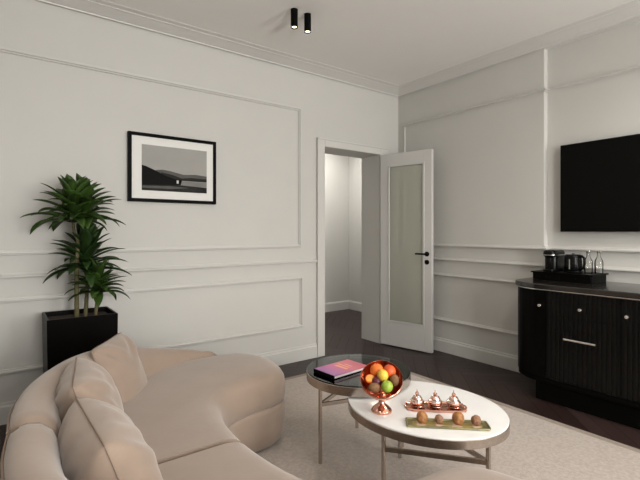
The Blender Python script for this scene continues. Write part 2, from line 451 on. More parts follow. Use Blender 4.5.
def seat(sign):
    pts = [Vector((p.x, p.y if sign > 0 else 2*YA-p.y)) for p in half]
    # small gap on the seam
    pts = [Vector((p.x, p.y + sign*(.002 if abs(p.y-YA) < 1e-4 else 0))) for p in pts]
    bm = BM()
    lev = [(.014, .2625), (.003, .275), (0, .31), (.002, .360), (.010, .398), (.026, .424), (.048, .440), (.075, SZ-.005), (.11, SZ)]
    # the seam edge is rounded much less than the upholstered edges
    P = ccw(pts); rings = []
    for i, z in lev:
        off = offset_poly(P, i); ring = []
        for p, q in zip(P, off):
            dy = abs(p.y-YA)
            if dy < .0021: q = Vector((q.x, p.y + sign*min(i, .03)*.5))
            ring.append((q.x, q.y, z))
        rings.append(ring)
    rings_mesh(bm, rings)
    obj('seat_cushion', bm, M['velvet'], sofa, smooth=True, ang=70)
seat(1); seat(-1)
# backrest: outer arc with falling height
arc_north = [(.02, YA, .705, .15), (.035, 1.78, .705, .15), (.100, 2.02, .705, .155), (.240, 2.31, .690, .16), (.425, 2.555, .655, .16), (.640, 2.715, .595, .16), (.84, 2.800, .540, .14), (1.03, 2.827, .495, .11), (1.20, 2.812, .450, .07)]
arc_south = [(.02, YA, .705, .14), (.006, 1.80, .705, .14), (.035, 2.02, .705, .145), (.20, 2.31, .690, .16), (.425, 2.555, .655, .16), (.640, 2.715, .595, .16), (.84, 2.800, .540, .14), (1.03, 2.827, .495, .11), (1.20, 2.812, .450, .07)]
def lerp_list(a, sub):
    P = [Vector(p[:3]) for p in a]; T = [Vector((p[3], 0, 0)) for p in a]
    return list(zip(catmull(P, sub), catmull(T, sub)))
def back(sign):
    A = lerp_list(arc_north if sign > 0 else arc_south, 5); bm = BM(); rings = []
    n = len(A)
    for i, (p, t) in enumerate(A):
        q0 = A[max(i-1, 0)][0]; q1 = A[min(i+1, n-1)][0]
        tg = Vector((q1.x-q0.x, q1.y-q0.y)).normalized()
        if i == 0: tg = Vector((0, 1))
        nin = Vector((tg.y, -tg.x))          # towards the seat
        h_, th = p.z, t.x
        e = .012 if i == 0 else (.0 if i < n-1 else .012)
        prof = [(.035, .06), (.012, .12), (0, .22), (-.004, (.22+h_)/2), (.002, h_-.05), (.014, h_-.016), (.035, h_-.003), (th*.40, h_),
                (th*.64, h_-.008), (th*.84, h_-.035), (th*.98, h_-.085), (th+.01, (h_-.085)*.5+.20), (th+.05, .40), (th+.05, .30), (.10, .10)]
        ring = []
        for d, z in prof:
            z = max(z, .06) if h_ > .5 else max(.06, z)
            z = min(z, h_)
            zz = z - (e if z > .3 else 0); dd = d + (e if d < .03 else 0)
            q = Vector((p.x, p.y)) + nin*dd
            y = q.y if sign > 0 else 2*YA-q.y
            if i == 0: y = YA + sign*.003
            ring.append((q.x, y, zz))
        rings.append(ring)
    # soft roll into the seam: duplicate the first ring set slightly in
    rings_mesh(bm, rings)
    o = obj('backrest', bm, M['velvet'], sofa, smooth=True, ang=80)
    # piping where the top meets the outer shell
    bm = BM(); pts = []
    for i, (p, t) in enumerate(A[:-1]):
        q0 = A[max(i-1, 0)][0]; q1 = A[min(i+1, n-1)][0]
        tg = Vector((q1.x-q0.x, q1.y-q0.y)).normalized() if i else Vector((0, 1))
        q = Vector((p.x, p.y)) + Vector((tg.y, -tg.x))*.004
        y = q.y if sign > 0 else 2*YA-q.y
        pts.append((q.x, y + (sign*.006 if i == 0 else 0), p.z-.034))
    tube(bm, pts, .0035, 8)
    obj('piping', bm, M['piping'], o, smooth=True)
back(1); back(-1)

# throw pillows
def pillow(name, label, top_a, top_b, ztop, lean, size, thick, seed):
    """top_a/top_b: plan ends of the top edge; lean: plan vector from the top edge to the bottom edge"""
    a = Vector((top_a[0], top_a[1], ztop)); b = Vector((top_b[0], top_b[1], ztop))
    u = (b-a).normalized(); ln = Vector((lean[0], lean[1], 0)); ln -= u*ln.dot(u)
    drop = math.sqrt(max(.01, size*size - ln.length**2))
    v = (ln + Vector((0, 0, -drop))).normalized(); nrm = u.cross(v).normalized()
    c = (a+b)/2 + v*size/2
    R = Matrix((u, v, nrm)).transposed().to_4x4()
    root = thing(name, label, 'cushion', c); root.matrix_world = Matrix.Translation(c) @ R
    rnd = random.Random(seed); ph = [rnd.uniform(0, 6) for _ in range(6)]
    N = 28; H = size/2; bm = BM()
    def pos(i, j, side):
        x = -1 + 2*i/N; y = -1 + 2*j/N
        pin = 1 - .035*(1-abs(y)**2)*abs(x)**3; pin2 = 1 - .035*(1-abs(x)**2)*abs(y)**3
        cr = 1 - .04*abs(x*y)**5; pin *= cr; pin2 *= cr
        t = (max(0, 1-abs(x)**2.6)**.5)*(max(0, 1-abs(y)**2.6)**.5)
        wr = 1 + .05*math.sin(5*x+ph[0]+2*y)*math.cos(4*y+ph[1])
        crease = .014*math.sin(9*(x+y)+ph[2])*math.exp(-3*((x-.75)**2+(y+.7)**2)) + .013*math.sin(11*(x-y)+ph[3])*math.exp(-3*((x+.75)**2+(y+.75)**2))
        return Vector((x*pin*H, y*pin2*H, side*(thick/2*t*wr + crease*t)))
    grid = {}
    for s in (1, -1):
        for i in range(N+1):
            for j in range(N+1):
                if s == -1 and (i in (0, N) or j in (0, N)): grid[s, i, j] = grid[1, i, j]
                else: grid[s, i, j] = bm.verts.new(pos(i, j, s))
        for i in range(N):
            for j in range(N):
                q = [grid[s, i, j], grid[s, i+1, j], grid[s, i+1, j+1], grid[s, i, j+1]]
                bm.faces.new(q if s == 1 else q[::-1])
    obj('pillow_cover', bm, M['velvet2'], root, smooth=True, ang=180)
    ring = [pos(i, 0, 1) for i in range(N)] + [pos(N, j, 1) for j in range(N)] + [pos(N-i, N, 1) for i in range(N)] + [pos(0, N-j, 1) for j in range(N)]
    bm = BM(); tube(bm, ring, .0026, 6, closed=True); obj('piping', bm, M['piping'], root, smooth=True)
    return root
G = 'throw cushions along the sofa back'
def setg(o): o['group'] = G
pillow('throw_cushion', 'beige throw cushion nearest the camera, its pinched corner in view', (.218, 1.200), (.205, 1.640), .730, (.14, .02), .43, .23, 3)
pillow('throw_cushion', 'beige throw cushion standing edge-on between the other two cushions', (.205, 1.690), (.270, 2.100), .745, (.12, -.03), .42, .22, 5)
pillow('throw_cushion', 'beige throw cushion showing its broad flat face, farthest from the camera', (.345, 2.265), (.560, 2.610), .715, (.11, -.08), .39, .17, 8)

# ------------------------------------------------------------ coffee tables
def table(name, label, outline, cx, cy, ztop, rimh, legs, barz, bars, topmat, lw=.0155):
    t = thing(name, label, 'table', (cx, cy, ZR)); off = Vector((cx, cy, ZR))
    loc = [Vector((p.x-cx, p.y-cy)) for p in outline]; zt = ztop-ZR
    bm = BM()  # rim: hollow ring
    o_ = loc; i_ = offset_poly(loc, .012); zt -= .008
    rr = [[(p.x, p.y, zt-rimh) for p in i_], [(p.x, p.y, zt-rimh) for p in o_], [(p.x, p.y, zt-.002) for p in o_], [(p.x, p.y, zt) for p in offset_poly(loc, .002)], [(p.x, p.y, zt) for p in i_]]
    R = [[bm.verts.new(p) for p in r] for r in rr]; n = len(loc)
    for k in range(5):
        a, b = R[k], R[(k+1) % 5]
        for j in range(n): bm.faces.new((a[j], a[(j+1) % n], b[(j+1) % n], b[j]))
    obj('table_rim', bm, M['bronze'], t, smooth=True, ang=35)
    zt += .008; bm = BM(); slab(bm, offset_poly(loc, .0015), [(0, zt-.0075), (0, zt-.0025), (.0015, zt-.001)])
    obj('table_top', bm, topmat, t, smooth=True, ang=30)
    for x, y in legs:
        bm = BM(); box(bm, x-cx-lw/2, x-cx+lw/2, y-cy-lw/2, y-cy+lw/2, 0, zt-rimh*.5); obj('leg', bm, M['bronze'], t, bevel=.0015)
    for i, j in bars:
        bm = BM(); a = (legs[i][0]-cx, legs[i][1]-cy, barz-ZR); b = (legs[j][0]-cx, legs[j][1]-cy, barz-ZR)
        bar(bm, a, b, .012, .020); obj('stretcher', bm, M['bronze'], t)
    return t
wa = math.atan2(-.969, .247)
table('coffee_table', 'larger oval coffee table with white stone top and metal rim', ellipse(1.682, 1.406, .392, .326, wa), 1.69, 1.40, .42, .038,
      [(1.385, 1.385), (1.655, 1.040), (1.795, 1.670)], .30, [(1, 0), (1, 2)], M['marble'])
table('coffee_table', 'smaller round coffee table with smoked glass top, holding the pink book', ellipse(1.665, 1.870, .296, .296, 0), 1.675, 1.864, .485, .046,
      [(1.405, 1.885), (1.850, 2.090), (1.895, 1.745)], .332, [(0, 1), (0, 2)], M['smoke'])

# book
bk = thing('book', 'hardback book with pink and violet cover and dark spine on smoked glass table', 'book', (1.560, 1.893, .4855), math.radians(4.5))
bw, bd, bh = .268, .168, .019
bm = BM(); box(bm, -bw/2+.006, bw/2-.004, -bd/2+.004, bd/2-.004, .003, bh-.003); obj('pages', bm, M['pages'], bk)
bm = BM(); box(bm, -bw/2, bw/2, -bd/2, bd/2, bh-.003, bh); obj('front_cover', bm, M['cover'], bk)
bm = BM(); box(bm, -bw/2, bw/2, -bd/2, bd/2, 0, .003); box(bm, -bw/2-.002, -bw/2+.003, -bd/2, bd/2, 0, bh); obj('spine', bm, M['blk_matte'], bk)
bm = BM()
for x, y0, y1, w in ((-.01, -.045, .05, .020), (.022, -.035, .06, .012), (.048, -.03, .03, .010)):
    box(bm, x, x+w, y0, y1, bh, bh+.0006)
obj('cover_print', bm, mat('cover_print_orange', (.80, .30, .16), .4), bk)

# ------------------------------------------------------------ fruit bowl
ZT = .4185
bowl = thing('pedestal_bowl', 'copper pedestal bowl tilted forward and full of fruit on the white table', 'bowl', (1.462, 1.476, ZT), math.radians(-45-90+90))
bm = BM(); lathe(bm, [(.048, 0), (.049, .008), (.043, .017), (.030, .028), (.016, .040), (.0125, .055), (.017, .066), (.013, .076), (.018, .095), (.028, .120)], 40)
obj('foot', bm, M['copper'], bowl, smooth=True)
# local -Y looks towards the camera after the turn below
cam_dir = math.atan2(-1.476, -1.462)
bowl.rotation_euler = (0, 0, cam_dir + PI/2)
tilt = math.radians(40)
BT = Matrix.Translation((0, .014, .107)) @ Matrix.Rotation(tilt, 4, 'X')
RB = .100; DB = .075
bm = BM(); prof = []
for k in range(9):
    a = math.radians(8 + 82*k/8); prof.append((RB*math.sin(a), DB*(1-math.cos(a))))
inn = [(r-.003, z+.003) for r, z in prof][::-1]; inn = [(RB-.0015, DB+.002)] + inn
lathe(bm, prof + inn, 48, mtx=BT)
obj('bowl_shell', bm, M['copper'], bowl, smooth=True, ang=60)
BW = Matrix.Translation(bowl.location) @ Matrix.Rotation(cam_dir + PI/2, 4, 'Z') @ BT
def fruit(name, label, u, v, w, m, r, sx=1, sy=1, sz=1, rot=0, stem=True, stemmat='stem', flat=False):
    c = BW @ Vector((u, v, DB + w))
    o = thing(name, label, 'fruit', c); o['group'] = 'fruit in the copper bowl'
    bm = BM(); n = 20
    prof = []
    for k in range(n+1):
        a = PI*k/n; rr = r*math.sin(a); z = -r*math.cos(a)
        if name in ('apple',):
            z -= .0035*math.exp(-(rr/(.35*r))**2)*(1 if z > 0 else -1)
        if name == 'lemon' and k in (0, 1, n-1, n): z *= 1.12
        if flat: z = min(z, .15*r)
        prof.append((max(rr, .0004), z))
    mt = Matrix.Rotation(rot, 4, 'Z') @ Matrix.Diagonal((sx, sy, sz, 1))
    if flat: mt = BT.to_3x3().to_4x4() @ mt
    lathe(bm, prof, 28, mtx=mt)
    obj('fruit_body', bm, m, o, smooth=True, ang=180 if not flat else 40)
    if flat:
        bm = BM(); lathe(bm, [(r*.84, .152*r), (r*.82, .22*r), (.001, .24*r)], 24, mtx=mt); obj('cut_face', bm, M['flesh'], o, smooth=True)
        o.rotation_euler = (0, 0, cam_dir + PI/2)
    elif stem:
        bm = BM(); tube(bm, [(0, 0, r*sz*.9), (.001, .001, r*sz*1.04), (.003, .001, r*sz*1.16)], .0014, 6); obj('stalk', bm, M[stemmat], o, smooth=True)
        o.rotation_euler = (random.uniform(-.3, .3), random.uniform(-.3, .3), 0)
    return o
fruit('orange', 'bright orange citrus at the top left of the copper bowl', -.022, .050, -.012, M['orange'], .033)
fruit('reflection_ball', 'red-orange ball standing in for the orange reflection at the back of the copper bowl', .036, .048, -.010, M['reflection_ball'], .031, stem=False)  # ball added for the orange mirrored in the copper inside
fruit('lemon', 'yellow fruit in the middle of the copper bowl', .006, .012, .010, M['lemon'], .0255, sz=1.08)
fruit('apple', 'green apple at the lower right of the copper bowl', .025, -.040, .004, M['apple'], .027)
fruit('kiwi', 'brown kiwi at the lower left of the copper bowl', -.032, -.044, -.004, M['kiwi'], .022, sx=1.3, rot=-.5, stem=False)
fruit('kiwi', 'brown kiwi standing against the right side of the copper bowl', .060, .004, -.014, M['kiwi'], .021, sz=1.35, stem=False)
fruit('tangerine', 'cut tangerine half at the left side of the copper bowl', -.053, .004, -.010, M['orange'], .022, flat=True)
fruit('plum', 'dark red plum tucked behind the yellow fruit in the copper bowl', -.022, -.008, -.012, M['plum'], .024, stem=False)

# ------------------------------------------------------------ trays and sweets
def frame2d(a, b):
    u = (Vector(b)-Vector(a)).normalized(); return u, Vector((-u.y, u.x))
# copper tray
c1 = Vector((1.695, 1.345)); u1 = Vector((.752, -.660)).normalized(); a1 = math.atan2(u1.y, u1.x)
tr = thing('serving_tray', 'copper tray with scalloped ends carrying three domed cups', 'tray', (c1.x, c1.y, ZT), a1)
out = []
for k in range(120):
    t = 2*PI*k/120; x = .142*math.copysign(abs(math.cos(t))**.45, math.cos(t)); y = .056*math.copysign(abs(math.sin(t))**.45, math.sin(t))
    s = 1 + .03*math.cos(12*t); out.append(Vector((x*s, y*s)))
bm = BM(); slab(bm, ccw(out), [(.008, 0), (.002, .004), (0, .012), (.003, .013), (.008, .006), (.012, .005)]); obj('tray_body', bm, M['copper'], tr, smooth=True, ang=50)
cupg = 'domed copper cups on the copper tray'
for k, (d, lb) in enumerate(((-.088, 'domed copper cup at the left end of the copper tray'), (-.002, 'domed copper cup in the middle of the copper tray'), (.085, 'domed copper cup at the right end of the copper tray'))):
    p = c1 + u1*d
    cu = thing('lidded_cup', lb, 'cup', (p.x, p.y, ZT+.0055), 0, cupg)
    bm = BM(); lathe(bm, [(.014, 0), (.016, .003), (.030, .006), (.034, .010), (.033, .012), (.020, .010), (.002, .010)], 32); obj('saucer', bm, M['copper'], cu, smooth=True)
    bm = BM(); lathe(bm, [(.018, .0105), (.028, .015), (.0335, .022), (.034, .029), (.031, .032)], 32); obj('cup_body', bm, M['copperw'], cu, smooth=True)
    bm = BM(); lathe(bm, [(.031, .0325), (.030, .035), (.0235, .038), (.0225, .044), (.0185, .052), (.011, .056), (.005, .0575)], 32)
    lid = obj('lid', bm, M['copperw'], cu, smooth=True)
    bm = BM(); lathe(bm, [(.004, .0572), (.006, .060), (.0095, .065), (.006, .070), (.0022, .073), (.0014, .082), (.0005, .085)], 16); obj('finial', bm, M['copper'], lid, smooth=True)
# olive tray
c2 = Vector((1.585, 1.196)); u2 = Vector((.735, -.678)).normalized(); a2 = math.atan2(u2.y, u2.x)
tr = thing('serving_tray', 'long olive and gold tray with four pastries, nearest table edge', 'tray', (c2.x, c2.y, ZT), a2)
rr = ccw(rrect(-.178, .178, -.042, .042, .012))
bm = BM(); slab(bm, rr, [(.006, 0), (0, .004), (0, .011), (.004, .011), (.007, .006), (.010, .005)]); obj('tray_body', bm, M['olive'], tr, smooth=True, ang=40)
bm = BM(); slab(bm, ccw(rrect(-.150, .150, -.018, .018, .012)), [(0, .0052), (.001, .0062)]); obj('gold_inlay', bm, M['gold'], tr)
for k, (d, lb, sz, mm) in enumerate(((-.108, 'tall golden brown pastry first from the left on the olive tray', 1.15, 'pastry'), (-.034, 'small nutty brown pastry second from the left on the olive tray', .88, 'pastry2'),
                         (.048, 'large glossy orange brown pastry third on the olive tray', 1.22, 'pastry'), (.124, 'small nutty brown pastry at the right end of the olive tray', .98, 'pastry2'))):
    p = c2 + u2*d
    pa = thing('pastry', lb, 'pastry', (p.x, p.y, ZT+.0065), a2 + random.uniform(-.3, .3), 'pastries on the olive tray')
    sz *= 1.22; bm = BM(); bmesh.ops.create_icosphere(bm, subdivisions=3, radius=.0175*sz)
    for v in bm.verts:
        n_ = math.sin(v.co.x*310+k)*math.cos(v.co.y*280)*.0012 + random.uniform(-.0004, .0004)
        v.co *= 1 + n_/.0175; v.co.z = v.co.z*1.08 + .0175*sz*1.02
        if v.co.z < .001: v.co.z = .001
    obj('pastry_crumb', bm, M[mm], pa, smooth=True, ang=180)
    bm = BM(); bmesh.ops.create_cone(bm, cap_ends=True, segments=3, radius1=.021*sz, radius2=.021*sz, depth=.001, matrix=Matrix.Translation((-.008, -.019, .0005)) @ Matrix.Rotation(-PI/2, 4, 'Z'))
    obj('paper_slip', bm, M['paper'], pa)

# ------------------------------------------------------------ framed picture (north wall)
px0, px1, pz0, pz1 = .800, 1.508, 1.502, 2.037; py = YN-.035; fw = .026
pic = thing('framed_picture', 'black framed monochrome lake photograph with white mount on the wall', 'picture', ((px0+px1)/2, YN, (pz0+pz1)/2))
cx_, cz_ = (px0+px1)/2, (pz0+pz1)/2; hw, hh = (px1-px0)/2, (pz1-pz0)/2
bm = BM()
box(bm, -hw, -hw+fw, -.035, -.001, -hh, hh); box(bm, hw-fw, hw, -.035, -.001, -hh, hh)
box(bm, -hw+fw, hw-fw, -.035, -.001, -hh, -hh+fw); box(bm, -hw+fw, hw-fw, -.035, -.001, hh-fw, hh)
obj('frame', bm, M['blk_matte'], pic, bevel=.002)
bm = BM(); box(bm, -hw+fw, hw-fw, -.024, -.006, -hh+fw, hh-fw); obj('mount', bm, M['matboard'], pic)
iw0, iw1, iz0, iz1 = -hw+.100, hw-.082, -hh+.090, hh-.088
def U(s): return iw0 + (iw1-iw0)*s
def V(t): return iz0 + (iz1-iz0)*t
bm = BM()
def poly(pts, y, mi):
    a = [bm.verts.new((U(s), -.024-y, V(t))) for s, t in pts]; b = [bm.verts.new((U(s), -.0242, V(t))) for s, t in pts]
    f = bm.faces.new(a); f.material_index = mi
    for i in range(len(a)):
        f = bm.faces.new((a[i], b[i], b[(i+1) % len(a)], a[(i+1) % len(a)])); f.material_index = mi
poly([(0, 0), (1, 0), (1, 1), (0, 1)], .0010, 0)
poly([(.2, .30), (1, .30), (1, .40), (.82, .42), (.62, .40), (.42, .46), (.30, .48), (.2, .46)], .0014, 2)
poly([(.28, .26), (1, .26), (1, .33), (.74, .34), (.6, .31), (.45, .38), (.28, .42)], .0018, 3)
poly([(.55, .14), (1, .14), (1, .25), (.55, .25)], .0020, 4)
poly([(0, 0), (1, 0), (1, .13), (.5, .16), (0, .14)], .0022, 5)
poly([(0, .12), (.58, .16), (.60, .28), (.50, .28), (.36, .34), (.18, .46), (.06, .53), (0, .55)], .0026, 1)
poly([(0, .05), (.45, .06), (.7, .10), (.45, .12), (0, .10)], .0028, 2)
poly([(.515, .19), (.545, .19), (.545, .26), (.515, .26)], .0030, 6)
bmesh.ops.recalc_face_normals(bm, faces=bm.faces[:])
obj('print', bm, [M['g_sky'], M['g_hill'], M['g_mist'], M['g_far'], M['g_light'], M['g_water'], M['g_white']], pic)

# ------------------------------------------------------------ television
ty1, ty0, tz0, tz1 = 1.716, .44, 1.268, 1.990
tv = thing('television', 'large black flat-screen television mounted on the right-hand wall', 'television', (XR, (ty0+ty1)/2, (tz0+tz1)/2))
hw, hh = (ty1-ty0)/2, (tz1-tz0)/2
bm = BM(); box(bm, -.062, -.035, -hw, hw, -hh, hh); obj('housing', bm, M['blk_matte'], tv, bevel=.003)
bm = BM(); box(bm, -.0635, -.0615, -hw+.006, hw-.006, -hh+.010, hh-.006); obj('screen', bm, M['screen'], tv)
bm = BM(); box(bm, -.036, -.001, -.25, .25, -.2, .2); obj('wall_bracket', bm, M['blk_matte'], tv)

# ------------------------------------------------------------ sideboard
XF, CZ0, CZ1, CT = 3.25, .160, .838, .880
YL, YR = 1.877, -.167
def cab_path(x_front, inset, y_l=YL, y_r=YR, r=.17):
    """plan outline of the cabinet front from the wall round the left corner, along the front, round the right corner"""
    pts = [(3.835, y_l-inset)]
    for k in range(11):
        a = PI/2*k/10
        # elliptical corner
        pts.append((x_front+inset + .20 - .20*math.sin(a), y_l-inset - .25 + .25*math.cos(a)))
    for k in range(11):
        a = PI/2*k/10
        pts.append((x_front+inset + .20 - .20*math.cos(a), y_r+inset + .25 - .25*math.sin(a)))
    pts.append((3.835, y_r+inset))
    return [Vector(p) for p in pts]
cab = thing('sideboard', 'black lacquered sideboard with fluted fronts and rounded corners', 'cabinet', (0, 0, 0))
def cslab(path, lev):
    bm = BM(); slab(bm, ccw(path), lev); return bm
obj('carcass', cslab(cab_path(XF, .026), [(0, CZ0), (0, CZ1-.001)]), M['blk_gloss'], cab, smooth=True, ang=40)
obj('bottom_rail', cslab(cab_path(XF, .004), [(.004, CZ0-.012), (0, CZ0-.008), (0, CZ0+.022), (.004, CZ0+.026)]), M['blk_gloss'], cab, smooth=True, ang=40)
obj('cabinet_top', cslab(cab_path(XF, -.014), [(.006, CZ1+.004), (0, CZ1+.010), (0, CT-.006), (.006, CT)]), M['blk_top'], cab, smooth=True, ang=40)
obj('metal_lip', cslab(cab_path(XF, -.004), [(0, CZ1-.002), (0, CZ1+.004)]), M['chrome'], cab, smooth=True, ang=40)
bm = BM(); box(bm, 3.30, 3.80, YR+.25, 1.675, .001, CZ0-.012); obj('plinth', bm, M['blk_matte'], cab)
# path parameterised by arc length for the fronts
fp = cab_path(XF, 0)
def front_poly(y_a, y_b):
    """points of the front between plan positions, dense"""
    return fp
dense = []
for a, b in zip(fp, fp[1:]):
    L_ = (b-a).length; n = max(1, int(L_/.0025))
    for k in range(n): dense.append(a + (b-a)*k/n)
dense.append(fp[-1])
S = [0]
for a, b in zip(dense, dense[1:]): S.append(S[-1] + (b-a).length)
def s_at_y(y):
    for p, s in zip(dense, S):
        if p.y <= y and p.x < XF+.02: return s
    return S[-1]
def front(name, s0, s1, z0, z1, flute, root=cab, pitch=.0300):
    bm = BM(); g = .0015; idx = [i for i, s in enumerate(S) if s0+g <= s <= s1-g]
    outp = []; inp = []
    for i in idx:
        a = dense[max(0, i-1)]; b = dense[min(len(dense)-1, i+1)]; t = (b-a).normalized()
        n = Vector((t.y, -t.x));  # outwards
        if n.dot(dense[i]-Vector((3.7, .85))) < 0: n = -n
        d = 0
        if flute:
            ph = ((S[i]-s0) % pitch)/pitch; d = -.0045*(1-abs(math.sin(PI*ph))**.6)
            if S[i]-s0 < .02 or s1-S[i] < .02: d = 0
        q = dense[i]; outp.append(q + n*d); inp.append(q - n*.022)
    ring = outp + inp[::-1]
    rings_mesh(bm, [[(p.x, p.y, z) for p in ring] for z in (z0, z1)])
    return obj(name, bm, M['blk_flute'] if flute else M['blk_gloss'], root, smooth=True, ang=50)
sA, sB, sC, sD = s_at_y(1.575), s_at_y(1.095), s_at_y(.615), s_at_y(.135)
zb, zm, zt = CZ0+.030, .655, CZ1-.006
def knob(parent, y, z, x=XF):
    bm = BM(); mt = Matrix.Translation((x+.002, y, z)) @ Matrix.Rotation(-PI/2, 4, 'Y')
    lathe(bm, [(.006, 0), (.006, .010), (.011, .015), (.013, .021), (.010, .027), (.004, .029)], 20, mtx=mt)
    obj('knob', bm, M['chrome'], parent, smooth=True)
def handle(parent, y0, y1, z):
    bm = BM(); x = XF-.028
    tube(bm, [(x, y0, z), (x, y1, z)], .0085, 12)
    for y in (y0+.018, y1-.018): tube(bm, [(XF+.001, y, z), (x, y, z)], .005, 10)
    for y in (y0, y1): lathe(bm, [(.0085, -.008), (.0085, .008)], 14, mtx=Matrix.Translation((x, y, z)) @ Matrix.Rotation(PI/2, 4, 'X'))
    obj('bar_handle', bm, M['chrome'], parent, smooth=True)
d = front('door', .33, sA, zb, zt, False); knob(d, 1.613, .722)
for s0, s1, yc in ((sA, sB, 1.335), (sC, sD, .375)):
    d = front('drawer', s0, s1, zm+.003, zt, True); knob(d, yc, .726)
    d = front('drawer', s0, s1, zb, zm, True); handle(d, yc-.095, yc+.095, .506)
d = front('door', sB, sC, zb, zt, True); knob(d, 1.057, .722)
d = front('door', sD, S[-1]-.33, zb, zt, True); knob(d, .10, .722)
bm = BM(); bar(bm, (3.33, 1.80, CZ0-.012), (3.30, 1.765, CZ0-.012), .012, .006); obj('corner_cap', bm, M['chrome'], cab)

# ------------------------------------------------------------ coffee set on the sideboard
KT = CT
bx = thing('capsule_box', 'low black drawer box carrying the coffee machine and kettle', 'box', (3.695, 1.610, KT+.0005))
bm = BM(); box(bm, -.135, .135, -.222, .222, 0, .052); obj('box_body', bm, M['blk_matte'], bx, bevel=.003)
bm = BM(); box(bm, -.148, .148, -.234, .234, .052, .064); obj('box_lid', bm, M['blk_gloss'], bx, bevel=.003)
bm = BM(); box(bm, -.140, -.1355, -.215, -.01, .006, .047); box(bm, -.140, -.1355, .01, .215, .006, .047); f_ = obj('drawer_front', bm, M['blk_gloss'], bx, bevel=.001)
bm = BM()
bm.free()
for y in (-.11, .11):
    bm = BM(); lathe(bm, [(.004, 0), (.006, .006), (.003, .008)], 12, mtx=Matrix.Translation((-.140, y, .027)) @ Matrix.Rotation(-PI/2, 4, 'Y'))
    obj('knob', bm, M['plastic'], f_, smooth=True)
BZ = KT+.0650
cm = thing('coffee_machine', 'black capsule coffee machine with rounded head, left on the drawer box', 'coffee machine', (3.665, 1.712, BZ))
bm = BM(); slab(bm, ccw(rrect(-.075, .11, -.048, .048, .035)), [(.002, 0), (0, .006), (0, .125), (.004, .135)]); obj('body', bm, M['plastic'], cm, smooth=True, ang=50)
bm = BM(); slab(bm, ccw(rrect(-.105, .115, -.050, .050, .040)), [(.012, .118), (.002, .126), (0, .150), (.006, .168), (.022, .176)]); obj('brew_head', bm, M['plastic'], cm, smooth=True, ang=60)
bm = BM(); slab(bm, ccw(rrect(-.112, -.02, -.044, .044, .03)), [(.002, 0), (0, .004), (0, .020), (.004, .022)]); obj('drip_tray', bm, M['plastic'], cm, smooth=True, ang=50)
bm = BM(); slab(bm, ccw(rrect(-.1065, .10, -.0515, .0515, .041)), [(0, .133), (0, .137)]); obj('chrome_band', bm, M['chrome'], cm, smooth=True)
bm = BM(); lathe(bm, [(.012, .085), (.014, .108)], 16, cx=-.07); obj('spout', bm, M['plastic'], cm, smooth=True)
bm = BM(); box(bm, -.021, -.020, -.012, -.008, .02, .105); obj('chrome_strip', bm, M['chrome'], cm)

kt = thing('electric_kettle', 'black electric kettle beside the coffee machine on the drawer box', 'kettle', (3.665, 1.562, BZ))
bm = BM(); lathe(bm, [(.066, 0), (.068, .004), (.068, .014), (.060, .018)], 36); obj('kettle_base', bm, M['plastic'], kt, smooth=True)
bm = BM(); lathe(bm, [(.060, .019), (.064, .026), (.064, .070), (.061, .115), (.058, .134), (.056, .137)], 40); obj('kettle_body', bm, M['plastic'], kt, smooth=True)
bm = BM(); lathe(bm, [(.056, .1375), (.052, .143), (.020, .146), (.010, .147), (.010, .151), (.004, .152)], 32); obj('lid', bm, M['plastic'], kt, smooth=True)
bm = BM(); tube(bm, [(-.020, -.046, .128), (-.034, -.078, .134), (-.042, -.098, .118), (-.042, -.100, .075), (-.036, -.088, .040), (-.026, -.060, .032)], [.010, .010, .010, .009, .008, .008], 10); obj('handle', bm, M['plastic'], kt, smooth=True)
bm = BM(); tube(bm, [(.02, .050, .108), (.022, .062, .122), (.024, .072, .130)], [.014, .011, .008], 10); obj('spout', bm, M['plastic'], kt, smooth=True)
bm = BM(); 
for k in range(7):
    pass
box(bm, -.0655, -.0635, -.004, .004, .030, .108); obj('water_gauge', bm, M['chrome'], kt)

for (x, y, lb) in ((3.69, 1.462, 'clear glass bottle right beside the kettle on the drawer box'), (3.715, 1.398, 'clear glass bottle at the right end of the drawer box')):
    g = thing('glass_bottle', lb, 'bottle', (x, y, BZ), 0, 'glass bottles on the drawer box')
    bm = BM()
    o1 = [(.026, 0), (.029, .003), (.030, .080), (.028, .100), (.016, .125), (.012, .135), (.012, .158), (.014, .160), (.014, .166)]
    i1 = [(r-.0022, z) for r, z in o1[::-1][:-2]] + [(.024, .005)]
    lathe(bm, o1 + i1, 28); obj('bottle_body', bm, M['clear'], g, smooth=True, ang=60)
    bm = BM(); lathe(bm, [(.0115, .162), (.0145, .1665), (.0145, .174), (.010, .178)], 20); obj('stopper', bm, M['chrome'], g, smooth=True)

# ------------------------------------------------------------ ceiling spots
sp = None
for (x, y, lb) in ((1.745, 2.66, 'black cylinder ceiling spotlight, left one of the pair'), (1.864, 2.66, 'black cylinder ceiling spotlight, right one of the pair')):
    s = thing('ceiling_spotlight', lb, 'light', (x, y, ZC), 0, 'cylinder spotlights on the ceiling')
    bm = BM(); lathe(bm, [(.026, -.001), (.026, -.132), (.024, -.134), (.021, -.134), (.019, -.120)], 36); obj('housing', bm, M['blk_matte'], s, smooth=True, ang=40)
    bm = BM(); lathe(bm, [(.0185, -.1215), (.0190, -.124), (.0185, -.126)], 28); obj('lens', bm, emit('spot_lens', (1, .80, .55), 9), s)
    ld = bpy.data.lights.new('spot_lamp', 'SPOT'); ld.energy = 5; ld.spot_size = math.radians(70); ld.spot_blend = .8; ld.color = (1, .85, .66); ld.shadow_soft_size = .02
    lo = bpy.data.objects.new('spot_lamp', ld); COL.objects.link(lo); lo.location = (x, y, ZC-.14); lo.name = 'spot_lamp'

